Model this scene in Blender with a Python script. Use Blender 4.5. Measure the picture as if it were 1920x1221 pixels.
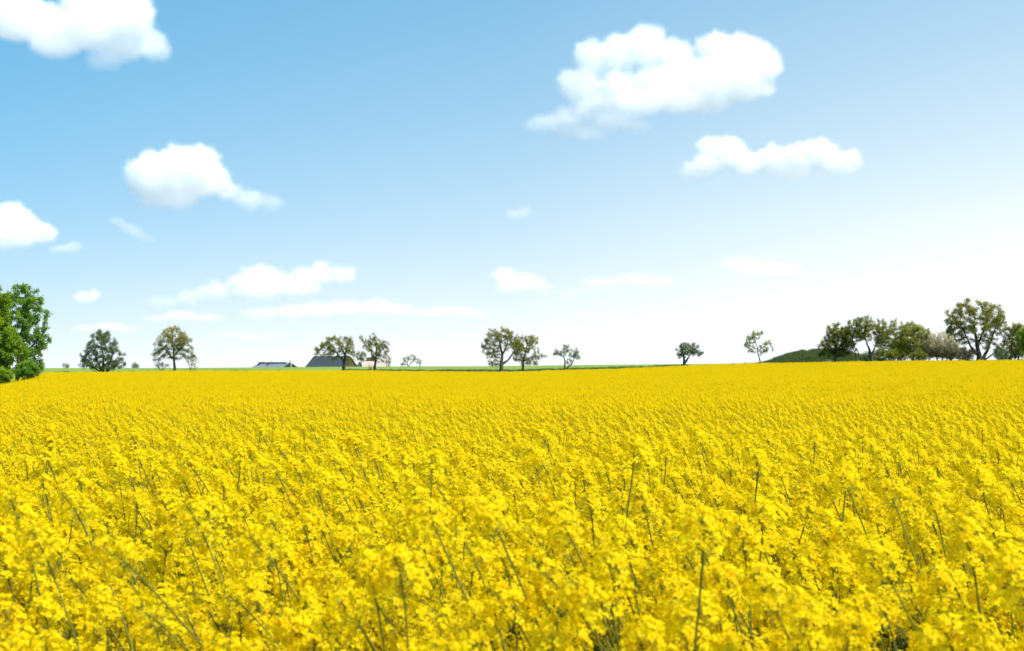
import bpy, bmesh, math, random
import numpy as np
from mathutils import Vector, Matrix, noise

# ------------------------------------------------------------------ scene, camera, sky, sun
for o in list(bpy.data.objects):
    bpy.data.objects.remove(o)
SC = bpy.context.scene
COL = SC.collection
EYE = 1.745            # camera height above the soil
F = 2667.0            # focal length in photo pixels (50 mm on a 36 mm sensor, photo 1920 wide)
HOR = 690.0           # photo row of the eye level

cam_d = bpy.data.cameras.new("camera")
cam = bpy.data.objects.new("camera", cam_d)
COL.objects.link(cam)
cam.location = (0, 0, EYE)
cam.rotation_euler = (math.radians(90), 0, 0)
cam_d.lens = 50.0
cam_d.sensor_width = 36.0
cam_d.shift_y = (HOR - 610.5) / 1920.0
cam_d.clip_start = 0.05
cam_d.clip_end = 90000
cam_d.dof.use_dof = True
cam_d.dof.focus_distance = 14.0
cam_d.dof.aperture_fstop = 8.0
SC.camera = cam

SUN_EL, SUN_AZ = math.radians(56), math.radians(122)     # azimuth measured from the view direction to the right
world = bpy.data.worlds.new("World")
SC.world = world
world.use_nodes = True
wn, wl = world.node_tree.nodes, world.node_tree.links
wn.clear()
w_out = wn.new("ShaderNodeOutputWorld")
w_bg = wn.new("ShaderNodeBackground")
w_sky = wn.new("ShaderNodeTexSky")
w_sky.sky_type = 'NISHITA'
w_sky.sun_disc = False
w_sky.sun_elevation = SUN_EL
w_sky.sun_rotation = SUN_AZ
w_sky.altitude = 0
w_sky.air_density = 1.0
w_sky.dust_density = 0.6
w_sky.ozone_density = 1.0
w_bg.inputs['Strength'].default_value = 0.12
# the low air: a white veil that thickens towards the horizon and towards the sun's side
def wmath(op, a, b=None, c=None):
    k = wn.new("ShaderNodeMath"); k.operation = op
    for i, v in enumerate((a, b, c)):
        if v is None: continue
        if isinstance(v, (int, float)): k.inputs[i].default_value = v
        else: wl.new(v, k.inputs[i])
    return k.outputs[0]
GLOW_AZ = math.radians(62)      # the hazier, whiter side of the sky
w_tc = wn.new("ShaderNodeTexCoord")
w_xyz = wn.new("ShaderNodeSeparateXYZ")
wl.new(w_tc.outputs['Generated'], w_xyz.inputs[0])
wx, wy, wz = w_xyz.outputs
w_lift = wn.new("ShaderNodeCombineXYZ")
wl.new(wx, w_lift.inputs[0]); wl.new(wy, w_lift.inputs[1])
wl.new(wmath('MULTIPLY_ADD', wz, 0.5, 0.22), w_lift.inputs[2])
w_nrm = wn.new("ShaderNodeVectorMath"); w_nrm.operation = 'NORMALIZE'
wl.new(w_lift.outputs[0], w_nrm.inputs[0])
wl.new(w_nrm.outputs[0], w_sky.inputs[0])
w_el = wmath('MAXIMUM', wz, 0.0)
w_hor = wmath('MAXIMUM', wmath('SQRT', wmath('ADD', wmath('MULTIPLY', wx, wx), wmath('MULTIPLY', wy, wy))), 0.001)
w_cos = wmath('DIVIDE', wmath('ADD', wmath('MULTIPLY', wx, math.sin(GLOW_AZ)), wmath('MULTIPLY', wy, math.cos(GLOW_AZ))), w_hor)
w_low = wmath('MULTIPLY', wmath('EXPONENT', wmath('MULTIPLY', w_el, -1 / 0.12)), 1.16)
w_side = wmath('MULTIPLY', wmath('MAXIMUM', wmath('MULTIPLY', wmath('SUBTRACT', w_cos, 0.47), 1.4), wmath('MULTIPLY', wmath('SUBTRACT', w_cos, 0.47), 0.72)), wmath('EXPONENT', wmath('MULTIPLY', wmath('MAXIMUM', wmath('SUBTRACT', w_el, 0.1), 0.0), -1 / 0.21)))
w_veil = wmath('MINIMUM', wmath('MAXIMUM', wmath('ADD', w_low, w_side), 0.0), 1.0)
w_tint = wn.new("ShaderNodeMix"); w_tint.data_type = 'RGBA'; w_tint.blend_type = 'MULTIPLY'
w_tint.inputs[0].default_value = 1.0
wl.new(w_sky.outputs[0], w_tint.inputs[6]); w_tint.inputs[7].default_value = (0.465, 1.015, 1.055, 1)
w_mix = wn.new("ShaderNodeMix"); w_mix.data_type = 'RGBA'
wl.new(w_veil, w_mix.inputs[0]); wl.new(w_tint.outputs[2], w_mix.inputs[6])
w_mix.inputs[7].default_value = (5.6, 5.95, 5.98, 1)
wl.new(w_mix.outputs[2], w_bg.inputs['Color'])
wl.new(w_bg.outputs[0], w_out.inputs['Surface'])

sun_d = bpy.data.lights.new("sun", 'SUN')
sun_d.energy = 4.6
sun_d.angle = math.radians(0.55)
sun_d.color = (1.0, 0.955, 0.88)
sun = bpy.data.objects.new("sun", sun_d)
COL.objects.link(sun)
sd = Vector((math.sin(SUN_AZ) * math.cos(SUN_EL), math.cos(SUN_AZ) * math.cos(SUN_EL), math.sin(SUN_EL)))
sun.rotation_euler = (-sd).to_track_quat('-Z', 'Y').to_euler()
sun.location = sd * 500

SC.view_settings.view_transform = 'Standard'
SC.view_settings.look = 'None'
SC.view_settings.exposure = 0.6
SC.view_settings.gamma = 1.0
SC.render.engine = 'CYCLES'
SC.cycles.max_bounces = 40
SC.cycles.diffuse_bounces = 10
SC.cycles.volume_bounces = 24
SC.cycles.transmission_bounces = 10
SC.cycles.use_denoising = True

# ------------------------------------------------------------------ helpers
def link(o):
    COL.objects.link(o)
    return o

def tag(o, label, cat, group=None, kind=None):
    if label: o['label'] = label
    if cat: o['category'] = cat
    if group: o['group'] = group
    if kind: o['kind'] = kind
    return o

def mesh_from(name, verts, faces, mats, mat_idx=None, smooth=False, tint=None):
    me = bpy.data.meshes.new(name)
    me.from_pydata([tuple(v) for v in verts], [], [tuple(f) for f in faces])
    for m in mats: me.materials.append(m)
    if mat_idx is not None: me.polygons.foreach_set('material_index', np.asarray(mat_idx, dtype=np.int32))
    if smooth: me.polygons.foreach_set('use_smooth', np.ones(len(me.polygons), dtype=bool))
    if tint is not None:
        a = me.attributes.new('tint', 'FLOAT', 'FACE')
        a.data.foreach_set('value', np.asarray(tint, dtype=np.float32))
    me.update()
    return me

def mesh_obj(name, me, parent=None, loc=None):
    o = link(bpy.data.objects.new(name, me))
    if parent is not None: o.parent = parent
    if loc is not None: o.location = loc
    return o

def empty(name, loc):
    o = link(bpy.data.objects.new(name, None))
    o.location = loc
    o.empty_display_size = 0.2
    return o

def pt(px, py, Y):
    """photo pixel and distance along the view -> point in the place"""
    return np.array([(px - 960.0) / F * Y, Y, EYE + (HOR - py) / F * Y])

# ------------------------------------------------------------------ materials
def new_mat(name):
    m = bpy.data.materials.new(name)
    m.use_nodes = True
    m.node_tree.nodes.clear()
    return m, m.node_tree.nodes, m.node_tree.links

def ramp(nodes, stops):
    r = nodes.new("ShaderNodeValToRGB")
    e = r.color_ramp.elements
    e[0].position, e[0].color = stops[0][0], (*stops[0][1], 1)
    e[1].position, e[1].color = stops[-1][0], (*stops[-1][1], 1)
    for p, c in stops[1:-1]:
        k = e.new(p); k.color = (*c, 1)
    return r

def leafy(name, stops, transl=0.4, tcol=(1.0, 1.0, 1.0), rough=0.6, spec=0.25):
    """thin plant tissue: reflecting and letting light through; colour picked by the face attribute 'tint'"""
    m, n, l = new_mat(name)
    out = n.new("ShaderNodeOutputMaterial")
    at = n.new("ShaderNodeAttribute"); at.attribute_name = 'tint'
    oi = n.new("ShaderNodeObjectInfo")
    ad = n.new("ShaderNodeMath"); ad.operation = 'MULTIPLY_ADD'
    l.new(oi.outputs['Random'], ad.inputs[0]); ad.inputs[1].default_value = 0.16
    l.new(at.outputs['Fac'], ad.inputs[2])
    r = ramp(n, stops)
    l.new(ad.outputs[0], r.inputs[0])
    p = n.new("ShaderNodeBsdfPrincipled")
    p.inputs['Roughness'].default_value = rough
    p.inputs['Specular IOR Level'].default_value = spec
    l.new(r.outputs[0], p.inputs['Base Color'])
    t = n.new("ShaderNodeBsdfTranslucent")
    mu = n.new("ShaderNodeMix"); mu.data_type = 'RGBA'; mu.blend_type = 'MULTIPLY'
    mu.inputs[0].default_value = 1.0
    l.new(r.outputs[0], mu.inputs[6]); mu.inputs[7].default_value = (*tcol, 1)
    l.new(mu.outputs[2], t.inputs['Color'])
    mx = n.new("ShaderNodeMixShader"); mx.inputs[0].default_value = transl
    l.new(p.outputs[0], mx.inputs[1]); l.new(t.outputs[0], mx.inputs[2])
    l.new(mx.outputs[0], out.inputs['Surface'])
    return m

def solid(name, c0, c1, scale=3.0, rough=0.8, bump=0.0, detail=5.0, stretch=(1, 1, 1)):
    m, n, l = new_mat(name)
    out = n.new("ShaderNodeOutputMaterial")
    p = n.new("ShaderNodeBsdfPrincipled")
    p.inputs['Roughness'].default_value = rough
    p.inputs['Specular IOR Level'].default_value = 0.25
    tc = n.new("ShaderNodeTexCoord")
    mp = n.new("ShaderNodeMapping"); mp.inputs['Scale'].default_value = stretch
    l.new(tc.outputs['Object'], mp.inputs[0])
    nz = n.new("ShaderNodeTexNoise"); nz.inputs['Scale'].default_value = scale; nz.inputs['Detail'].default_value = detail
    l.new(mp.outputs[0], nz.inputs['Vector'])
    r = ramp(n, [(0.3, c0), (0.7, c1)])
    l.new(nz.outputs[0], r.inputs[0])
    l.new(r.outputs[0], p.inputs['Base Color'])
    if bump:
        b = n.new("ShaderNodeBump"); b.inputs['Strength'].default_value = bump; b.inputs['Distance'].default_value = 0.05
        l.new(nz.outputs[0], b.inputs['Height']); l.new(b.outputs[0], p.inputs['Normal'])
    l.new(p.outputs[0], out.inputs['Surface'])
    return m

M_PETAL = leafy("rape_petal", [(0.0, (0.92, 0.62, 0.002)), (0.5, (0.96, 0.735, 0.003)), (1.0, (0.97, 0.80, 0.005))], transl=0.56, rough=0.6, spec=0.1)
M_BUD = leafy("rape_bud", [(0.0, (0.34, 0.34, 0.02)), (1.0, (0.55, 0.48, 0.02))], transl=0.25)
M_STEM = leafy("rape_stem", [(0.0, (0.095, 0.115, 0.014)), (1.0, (0.20, 0.205, 0.028))], transl=0.15, spec=0.1)
M_RLEAF = leafy("rape_leaf", [(0.0, (0.06, 0.11, 0.03)), (1.0, (0.11, 0.18, 0.04))], transl=0.35)
M_SOIL = solid("soil_under_crop", (0.030, 0.038, 0.014), (0.07, 0.075, 0.028), 2.0, 0.95, 0.4)
M_GRASS = solid("green_crop_land", (0.15, 0.215, 0.022), (0.21, 0.28, 0.035), 0.035, 0.9, 0.0, 8.0, (1, 0.25, 1))
M_FAR = solid("distant_farmland_paled", (0.27, 0.28, 0.27), (0.36, 0.36, 0.33), 0.004, 0.9)  # unseen land, colour paled to bounce neutral light up at the clouds
M_BARK = solid("bark", (0.050, 0.043, 0.034), (0.12, 0.105, 0.08), 4.0, 0.9, 0.6)

# ------------------------------------------------------------------ the lie of the land
DPX = np.array([-1200, -700, -300, -213, 0, 80, 340, 650, 900, 960, 1130, 1290, 1430, 1560, 1700, 1830, 2300, 3200], float)
DY = np.array([14, 20, 40, 52, 112, 196, 222, 230, 206, 202, 205, 202, 200, 188, 178, 172, 168, 168], float)
EPX = np.array([-300, 0, 40, 80, 340, 650, 900, 960, 1020, 1130, 1300, 1430, 1560, 1700, 1920, 2300], float)
EY = np.array([735, 722, 711, 699.5, 697, 695.5, 698.5, 699, 696.5, 693, 686, 682, 679.5, 677.5, 676, 674], float)
RPX = np.array([-300, 350, 700, 900, 1100, 1300, 1430, 1500, 1920, 2300], float)
RY = np.array([690.5, 690, 687.3, 686.8, 684.5, 682.5, 681.2, 679.2, 674.0, 673], float)
CAN = 1.34            # canopy height of the crop
RIDGE = 600.0

def colpx(x, y):
    return np.clip(960.0 + F * x / np.maximum(y, 3.0), -1200, 3200)

def sstep(t):
    t = np.clip(t, 0, 1)
    return t * t * (3 - 2 * t)

def edge_dist(x, y):
    return np.interp(colpx(x, y), DPX, DY)

def ground(x, y):
    x = np.asarray(x, float); y = np.asarray(y, float)
    p = colpx(x, y)
    D = np.interp(p, DPX, DY)
    zE = EYE + (HOR - np.interp(p, EPX, EY)) / F * D - CAN
    zE = np.where(p < -300, zE * np.clip((p + 1200) / 900, 0, 1), zE)
    zR = EYE + (HOR - np.interp(p, RPX, RY)) / F * RIDGE
    t = np.clip(y / D, 0, 1)
    z_in = zE * t ** 1.5 - 0.60 * (1 - np.exp(-(np.maximum(y, 0) / 16.0) ** 1.5)) * (1 - t * t)   # the crop dips a little in front of the camera
    bank = zE + 1.12 * sstep((y - D) / 11.0)
    u = np.clip((y - D - 11.0) / (RIDGE - D - 11.0), 0, 1)
    z_out = bank + (zR - bank) * u
    over = np.maximum(y - RIDGE, 0)
    z_out = z_out - 9.0 * sstep(over / 500.0) - 0.0015 * over
    z = np.where(y <= D, z_in, z_out)
    return np.where(y <= 0, 0.0, z)

def gz(x, y):
    return float(ground(x, y))

def in_field(x, y):
    return (y < edge_dist(x, y)) | ((np.abs(x) < 10) & (y < 38))

def build_ground():
    xs = np.concatenate([np.linspace(-4000, -420, 14), np.linspace(-400, -130, 28), np.linspace(-125, 125, 126), np.linspace(130, 400, 28), np.linspace(420, 4000, 14)])
    ys = np.concatenate([np.linspace(-600, -20, 8), np.linspace(-10, 60, 36), np.linspace(62, 260, 133), np.linspace(264, 640, 48), np.linspace(660, 1200, 28), np.linspace(1300, 9000, 16)])
    X, Y = np.meshgrid(xs, ys)
    Z = ground(X, Y)
    nx, ny = len(xs), len(ys)
    V = np.stack([X.ravel(), Y.ravel(), Z.ravel()], 1)
    faces, mi = [], []
    inside = in_field(X, Y + 2.5)
    for j in range(ny - 1):
        for i in range(nx - 1):
            a = j * nx + i
            faces.append((a, a + 1, a + nx + 1, a + nx))
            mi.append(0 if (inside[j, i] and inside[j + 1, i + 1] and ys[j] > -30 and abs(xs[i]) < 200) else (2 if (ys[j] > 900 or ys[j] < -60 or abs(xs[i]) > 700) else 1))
    me = mesh_from("ground", V, faces, [M_SOIL, M_GRASS, M_FAR], mi, smooth=True)
    return tag(mesh_obj("ground", me), "green crop land and soil running to the horizon", "ground", kind='structure')

build_ground()

# ------------------------------------------------------------------ rapeseed plants
class Geo:
    """collects faces with a material index and a tint"""
    def __init__(s):
        s.v, s.f, s.m, s.t = [], [], [], []
    def face(s, pts, m, t):
        k = len(s.v)
        s.v.extend(pts); s.f.append(tuple(range(k, k + len(pts)))); s.m.append(m); s.t.append(t)
    def tube(s, path, radii, m, t, n=4):
        path = [np.asarray(p, float) for p in path]
        rings = []
        for i, p in enumerate(path):
            d = path[min(i + 1, len(path) - 1)] - path[max(i - 1, 0)]
            d = d / (np.linalg.norm(d) + 1e-9)
            a = np.cross(d, (0.0, 0.0, 1.0) if abs(d[2]) < 0.9 else (0.0, 1.0, 0.0)); a /= np.linalg.norm(a) + 1e-9
            b = np.cross(d, a)
            k = len(s.v)
            for j in range(n):
                w = 2 * math.pi * j / n
                s.v.append(p + radii[i] * (math.cos(w) * a + math.sin(w) * b))
            rings.append(k)
        for i in range(len(rings) - 1):
            for j in range(n):
                s.f.append((rings[i] + j, rings[i] + (j + 1) % n, rings[i + 1] + (j + 1) % n, rings[i + 1] + j))
                s.m.append(m); s.t.append(t)
    def add(s, o):
        k = len(s.v)
        s.v.extend(o.v); s.f.extend(tuple(i + k for i in f) for f in o.f); s.m.extend(o.m); s.t.extend(o.t)
    def mesh(s, name, mats, smooth=False):
        return mesh_from(name, s.v, s.f, mats, s.m, smooth, s.t)

def unit(v):
    return v / (np.linalg.norm(v) + 1e-9)

def frame_of(d):
    a = unit(np.cross(d, (0.0, 0.0, 1.0) if abs(d[2]) < 0.9 else (1.0, 0.0, 0.0)))
    return a, np.cross(d, a)

RM = [M_PETAL, M_BUD, M_STEM, M_RLEAF]

def flower(g, rng, c, d, size):
    """four spoon-shaped petals around d"""
    a, b = frame_of(d)
    w0 = rng.uniform(0, 6.28)
    open_ = rng.uniform(0.15, 0.75)
    t = rng.uniform(0.15, 0.95)
    for k in range(4):
        w = w0 + k * math.pi / 2 + rng.normal(0, 0.12)
        r = math.cos(w) * a + math.sin(w) * b
        s_ = np.cross(d, r)
        L = size * rng.uniform(0.85, 1.1)
        W = L * rng.uniform(0.34, 0.46)
        u1 = unit(r + d * (open_ + 0.35)); u2 = unit(r + d * (open_ - rng.uniform(0.1, 0.8)))
        p0 = c + r * size * 0.06
        p1 = p0 + u1 * L * 0.5
        p2 = p1 + u2 * L * 0.5
        tt = t + rng.normal(0, 0.08)
        g.face([p0, p1 + s_ * W, p1 - s_ * W], 0, tt)
        g.face([p1 + s_ * W, p2 + s_ * W * 0.62, p2 - s_ * W * 0.62, p1 - s_ * W], 0, tt)

def raceme(rng, base, d, length, nfl, fsize=0.0088, curl=(0, 0, 0), wide=1.0):
    """one flower head: stalk, open flowers all round it, green buds at its tip, a few thin pods below"""
    g = Geo()
    d = unit(d)
    curl = np.asarray(curl, float)
    axis = lambda s: base + d * length * s + curl * length * s * s
    g.tube([axis(0), axis(0.5), axis(1)], [0.0022, 0.0018, 0.001], 2, rng.uniform(0.3, 0.9), 3)
    for i in range(nfl):
        s = 0.12 + 0.85 * (i + rng.uniform(0, 1)) / nfl
        dd = unit(d + 2 * curl * s)
        a, b = frame_of(dd)
        w = i * 2.4 + rng.normal(0, 0.35)
        r = math.cos(w) * a + math.sin(w) * b
        ped = (0.033 * (1 - 0.55 * s) + 0.004) * wide * rng.uniform(0.75, 1.25)
        out = unit(r + dd * (0.25 + 0.75 * s))
        c = axis(s) + out * ped
        g.face([axis(s), axis(s) + dd * 0.0016, c], 2, 0.8)
        flower(g, rng, c, unit(out + rng.normal(0, 0.22, 3) + np.array([0, 0, 0.12])), fsize * (1 - 0.25 * max(0, s - 0.75) * 4 * 0.5) * rng.uniform(0.9, 1.15))
    top = axis(1.0)
    dd = unit(d + 2 * curl)
    for i in range(7):
        a, b = frame_of(dd)
        w = i * 2.4; rr = 0.0035 * math.sqrt(i)
        c = top + (math.cos(w) * a + math.sin(w) * b) * rr + dd * (0.004 - rr * 0.5)
        q = 0.0025
        g.face([c + a * q, c + b * q, c + dd * q * 2.2], 1, rng.uniform(0, 1))
        g.face([c - a * q, c - b * q, c + dd * q * 2.2], 1, rng.uniform(0, 1))
        g.face([c + b * q, c - a * q, c + dd * q * 2.2], 1, rng.uniform(0, 1))
    return g

def stem_path(rng, H, lean, n=7):
    """a stalk bent by wind from the right: upright at its foot, leaning left towards the top"""
    p = np.zeros(3); out = [p.copy()]
    side = rng.normal(0, 0.10)
    for i in range(n):
        s = (i + 0.5) / n
        ang = lean * (0.10 + 0.95 * s ** 1.5)
        d = np.array([-math.sin(ang), side * s + rng.normal(0, 0.025), math.cos(ang)])
        p = p + unit(d) * H / n
        out.append(p.copy())
    return out

def along(path, s):
    f = s * (len(path) - 1); i = min(int(f), len(path) - 2)
    return path[i] + (path[i + 1] - path[i]) * (f - i)

def make_plant(seed, H=None, lean=None, nbr=None, nfl=50, big=1.14):
    """returns stem Geo and a list of flower-head Geos"""
    rng = np.random.default_rng(seed)
    H = H or rng.uniform(1.25, 1.37)
    lean = lean if lean is not None else np.clip(rng.normal(0.36, 0.24), -0.15, 0.95)
    path = stem_path(rng, H, lean)
    st = Geo()
    n = len(path)
    tb = rng.uniform(0.2, 0.8)
    st.tube(path, [0.0048 - 0.0028 * i / (n - 1) for i in range(n)], 2, tb, 5)
    heads = []
    d = unit(path[-1] - path[-2])
    heads.append(raceme(rng, path[-1] - d * 0.01, d, rng.uniform(0.060, 0.095) * big, int((nfl + 6) * big), curl=(-0.12, 0, -0.1), wide=big))
    nbr = nbr if nbr is not None else rng.integers(4, 7)
    for k in range(nbr + 3):
        low = k >= nbr                       # later, lower side shoots fill the space beneath the top flowers
        s = rng.uniform(0.34, 0.62) if low else rng.uniform(0.48, 0.80)
        b0 = along(path, s)
        w = rng.uniform(0, 6.28)
        hd = np.array([math.cos(w), math.sin(w), 0])
        # length so that the head ends near the top of the canopy
        L = max(0.12, (H * 0.99 - b0[2]) * (rng.uniform(0.40, 0.75) if low else rng.uniform(0.50, 0.98)))
        p = b0.copy(); bp = [p.copy()]
        for i in range(4):
            q = i / 3
            dd = unit(hd * (0.95 - 0.70 * q) + np.array([-math.sin(lean * (0.5 + 0.55 * q)), 0, math.cos(lean * 0.9)]))
            p = p + dd * L / 4; bp.append(p.copy())
        st.tube(bp, [0.0027, 0.0025, 0.0022, 0.0019, 0.0016], 2, tb + rng.normal(0, 0.12), 4)
        d = unit(bp[-1] - bp[-2])
        heads.append(raceme(rng, bp[-1] - d * 0.008, d, rng.uniform(0.045, 0.08) * big, int(nfl * rng.uniform(0.7, 1.0)), curl=(-0.1, 0, -0.08), wide=big))
        # a narrow leaf at the fork
        lf(st, rng, b0, unit(hd + np.array([0, 0, 0.6])), rng.uniform(0.05, 0.11))
    for k in range(6):
        s = rng.uniform(0.18, 0.62)
        w = rng.uniform(0, 6.28)
        lf(st, rng, along(path, s), unit(np.array([math.cos(w), math.sin(w), rng.uniform(0.0, 0.6)])), rng.uniform(0.10, 0.20))
    return st, heads

def lf(g, rng, p, d, L):
    a = unit(np.cross(d, (0, 0, 1.0)))
    t = rng.uniform(0, 1); W = L * 0.17
    down = np.array([0, 0, -1.0])
    m = p + d * L * 0.45; e = p + d * L + down * L * 0.35
    g.face([p, m + a * W, m - a * W], 3, t)
    g.face([m + a * W, e, m - a * W], 3, t)

NPROTO = 14
protos = [make_plant(100 + i) for i in range(NPROTO)]
rng0 = np.random.default_rng(5)

FIELD_GROUP = "rapeseed plants at the front of the field"
def plant_proto(st, heads):
    sm = st.mesh("stem", RM, smooth=True)
    hm = [h.mesh("flower_head", RM) for h in heads]
    return sm, hm
proto_meshes = [plant_proto(*p) for p in protos]

def place_plant(pm, x, y, rz, s, label, cat="plant", group=FIELD_GROUP):
    e = empty("rapeseed_plant", (x, y, gz(x, y) - 0.01))
    e.rotation_euler = (0, 0, rz)
    e.scale = (s, s, s)
    tag(e, label, cat, group)
    mesh_obj("stem", pm[0], e)
    for h in pm[1]:
        mesh_obj("flower_head", h, e)
    return e

# tall plants that stand clear of the rest: photo pixel of the top flower head, distance
TALL = [
    (1200, 838, 4.2, 0.22, "tall rapeseed plant with a big head standing clear of the crop right of centre"),
    (480, 905, 2.9, 0.60, "tall rapeseed plant with wide flower head leaning left, below the grey barn"),
    (212, 905, 2.7, 0.75, "tall rapeseed plant, round head on a long bent stalk, below the bushy left tree"),
    (745, 940, 2.5, 0.08, "tall upright rapeseed plant on a straight stalk below the houses"),
    (1388, 905, 3.4, 0.10, "tall upright rapeseed plant below the slender leaning tree"),
    (1030, 945, 2.7, 0.62, "tall rapeseed plant on a slanting stalk below the small two-stemmed tree"),
    (1900, 960, 2.3, 0.30, "tall rapeseed plant with a large blurred head cut by the right photo edge"),
    (1640, 940, 2.9, 0.5, "tall rapeseed plant leaning left below the right-hand group of trees"),
]
taken = []
for i, (px, py, Y, lean, lab) in enumerate(TALL):
    top = pt(px, py, Y)
    rngt = np.random.default_rng(900 + i)
    st, heads = make_plant(900 + i, H=1.0, lean=lean, nbr=3, big=1.45)
    path_top = heads[0].v[0]
    zt = max(v[2] for v in heads[0].v)
    s = (top[2] - 0.0 + 0.02) / zt
    st, heads = make_plant(900 + i, H=1.0 * s, lean=lean, nbr=4, nfl=58, big=1.45)
    c = np.mean(np.array(heads[0].v), 0)
    x, y = top[0] - c[0], Y - c[1]
    place_plant(plant_proto(st, heads), x, y, 0.0, 1.0, lab)
    taken.append((x, y))

def jitter_points(x0, x1, y0, y1, dens, rng):
    step = 1 / math.sqrt(dens)
    xs = np.arange(x0, x1, step); ys = np.arange(y0, y1, step)
    X, Y = np.meshgrid(xs, ys)
    X = X.ravel() + rng.uniform(-0.48, 0.48, X.size) * step
    Y = Y.ravel() + rng.uniform(-0.48, 0.48, Y.size) * step
    return X, Y

DENS = 31.0
rngp = np.random.default_rng(11)
X1, Y1 = jitter_points(-17.5, 17.5, -2.5, 34.0, DENS, rngp)
keep = ~((np.abs(X1 + 0.15) < 0.34) & (np.abs(Y1) < 0.5))          # where the photographer stands
keep &= ~((Y1 > 0.3) & (Y1 < 1.35) & (np.abs(X1) < 0.42 * Y1 + 0.25))
keep &= np.abs(X1) < 4.0 + 0.40 * np.maximum(Y1, 0)
X1, Y1 = X1[keep], Y1[keep]
# largest in the picture = nearest inside the frame
in_frame = (Y1 > 0.95) & (np.abs(X1 + 0.12) < 0.375 * Y1 + 0.16)
order = np.argsort(np.where(in_frame, Y1, 1e9))
NEAR_N = 300 - len(TALL)
near_ids = set(order[:NEAR_N].tolist())
PLAIN = "flowering rapeseed plant in the dense yellow front of the field, level with its neighbours"
far_pts = []
for i in range(len(X1)):
    rz = float(np.clip(rngp.normal(0, 0.45), -1.1, 1.1)); s = float(np.clip(rngp.normal(0.98, 0.045), 0.86, 1.08)); k = int(rngp.integers(0, NPROTO))
    if rngp.random() < (0.26 if Y1[i] < 8 else 0.10) and Y1[i] > 2.0: s *= float(rngp.uniform(1.03, 1.11))
    else: s *= 0.975
    if i in near_ids:
        place_plant(proto_meshes[k], float(X1[i]), float(Y1[i]), rz, s, PLAIN)
    else:
        far_pts.append((X1[i], Y1[i], rz, s, k))
print("near plants", len(near_ids), "limit distance", Y1[order[NEAR_N - 1]], "instanced plants", len(far_pts))

# ---- the rest of the crop: one object, plants and metre-square patches scattered by geometry nodes
src = bpy.data.collections.new("crop_sources")        # never linked to the scene
def src_obj(name, me):
    o = bpy.data.objects.new(name, me); src.objects.link(o); return o
for i, (st, heads) in enumerate(protos):
    g = Geo(); g.add(st)
    for h in heads: g.add(h)
    src_obj("crop_%02d" % i, g.mesh("crop_plant", RM))

def simple_head(g, rng, c, d, n, L, size):
    a, b = frame_of(d)
    for i in range(n):
        s = rng.uniform(0, 1); w = rng.uniform(0, 6.28)
        r = math.cos(w) * a + math.sin(w) * b
        q = c + d * L * s + r * (0.033 * (1 - 0.5 * s)) * rng.uniform(0.4, 1.1)
        nn = unit(r + d * 0.6 + rng.normal(0, 0.5, 3))
        u, v = frame_of(nn)
        z = size * rng.uniform(0.7, 1.25); th = rng.uniform(0, 3.14)
        u, v = u * math.cos(th) + v * math.sin(th), v * math.cos(th) - u * math.sin(th)
        lift = nn * z * 0.35
        g.face([q - u * z + lift, q - v * z * 0.8, q + u * z + lift, q + v * z * 0.8], 0, rng.uniform(0.1, 0.95))

NPATCH = 9
def make_patch(seed):
    rng = np.random.default_rng(seed); g = Geo()
    for k in range(35):
        x0, y0 = rng.uniform(-0.56, 0.56, 2)
        H = rng.normal(1.27, 0.065); lean = np.clip(rng.normal(0.36, 0.24), -0.15, 0.95)
        if rng.random() < 0.12: H += rng.uniform(0.05, 0.14)
        path = [p + np.array([x0 + 0.28 * math.sin(lean), y0, 0]) for p in stem_path(rng, H, lean, 4)]
        st_t = rng.uniform(0.2, 0.9)
        g.tube(path, [0.005, 0.0045, 0.004, 0.003, 0.0022], 2, st_t, 3)
        d = unit(path[-1] - path[-2])
        simple_head(g, rng, path[-1], d, 46, 0.078, 0.0100)
        for b in range(4):
            b0 = along(path, rng.uniform(0.55, 0.85)); w = rng.uniform(0, 6.28)
            e = b0 + np.array([math.cos(w) * 0.13 - 0.06, math.sin(w) * 0.13, 0]) 
            e[2] = min(path[-1][2] - 0.01, b0[2] + max(0.1, (path[-1][2] - b0[2]) * rng.uniform(0.6, 1.0)))
            g.tube([b0, (b0 + e) / 2 + np.array([0.01, 0, 0.01]), e], [0.003, 0.0028, 0.0022], 2, st_t, 3)
            simple_head(g, rng, e, unit(e - b0 + np.array([-0.03, 0, 0.02])), 34, 0.06, 0.0098)
        for b in range(3):
            w = rng.uniform(0, 6.28)
            lf(g, rng, along(path, rng.uniform(0.3, 0.7)), unit(np.array([math.cos(w), math.sin(w), 0.4])), rng.uniform(0.12, 0.2))
    return g.mesh("crop_patch", RM)
for i in range(NPATCH):
    src_obj("crop_%02d" % (NPROTO + i), make_patch(500 + i))

rngq = np.random.default_rng(21)
PX, PY = [], []
step = 1.0
xs = np.arange(-150, 150, step); ys = np.arange(33.4, 236, step)
GX, GY = np.meshgrid(xs, ys); GX, GY = GX.ravel(), GY.ravel()
GX = GX + rngq.uniform(-0.2, 0.2, GX.size); GY = GY + rngq.uniform(-0.2, 0.2, GY.size)
k = in_field(GX, GY + 0.5) & (np.abs(GX) < 6.0 + 0.43 * GY) & in_field(GX - 0.5, GY)
GX, GY = GX[k], GY[k]
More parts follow.
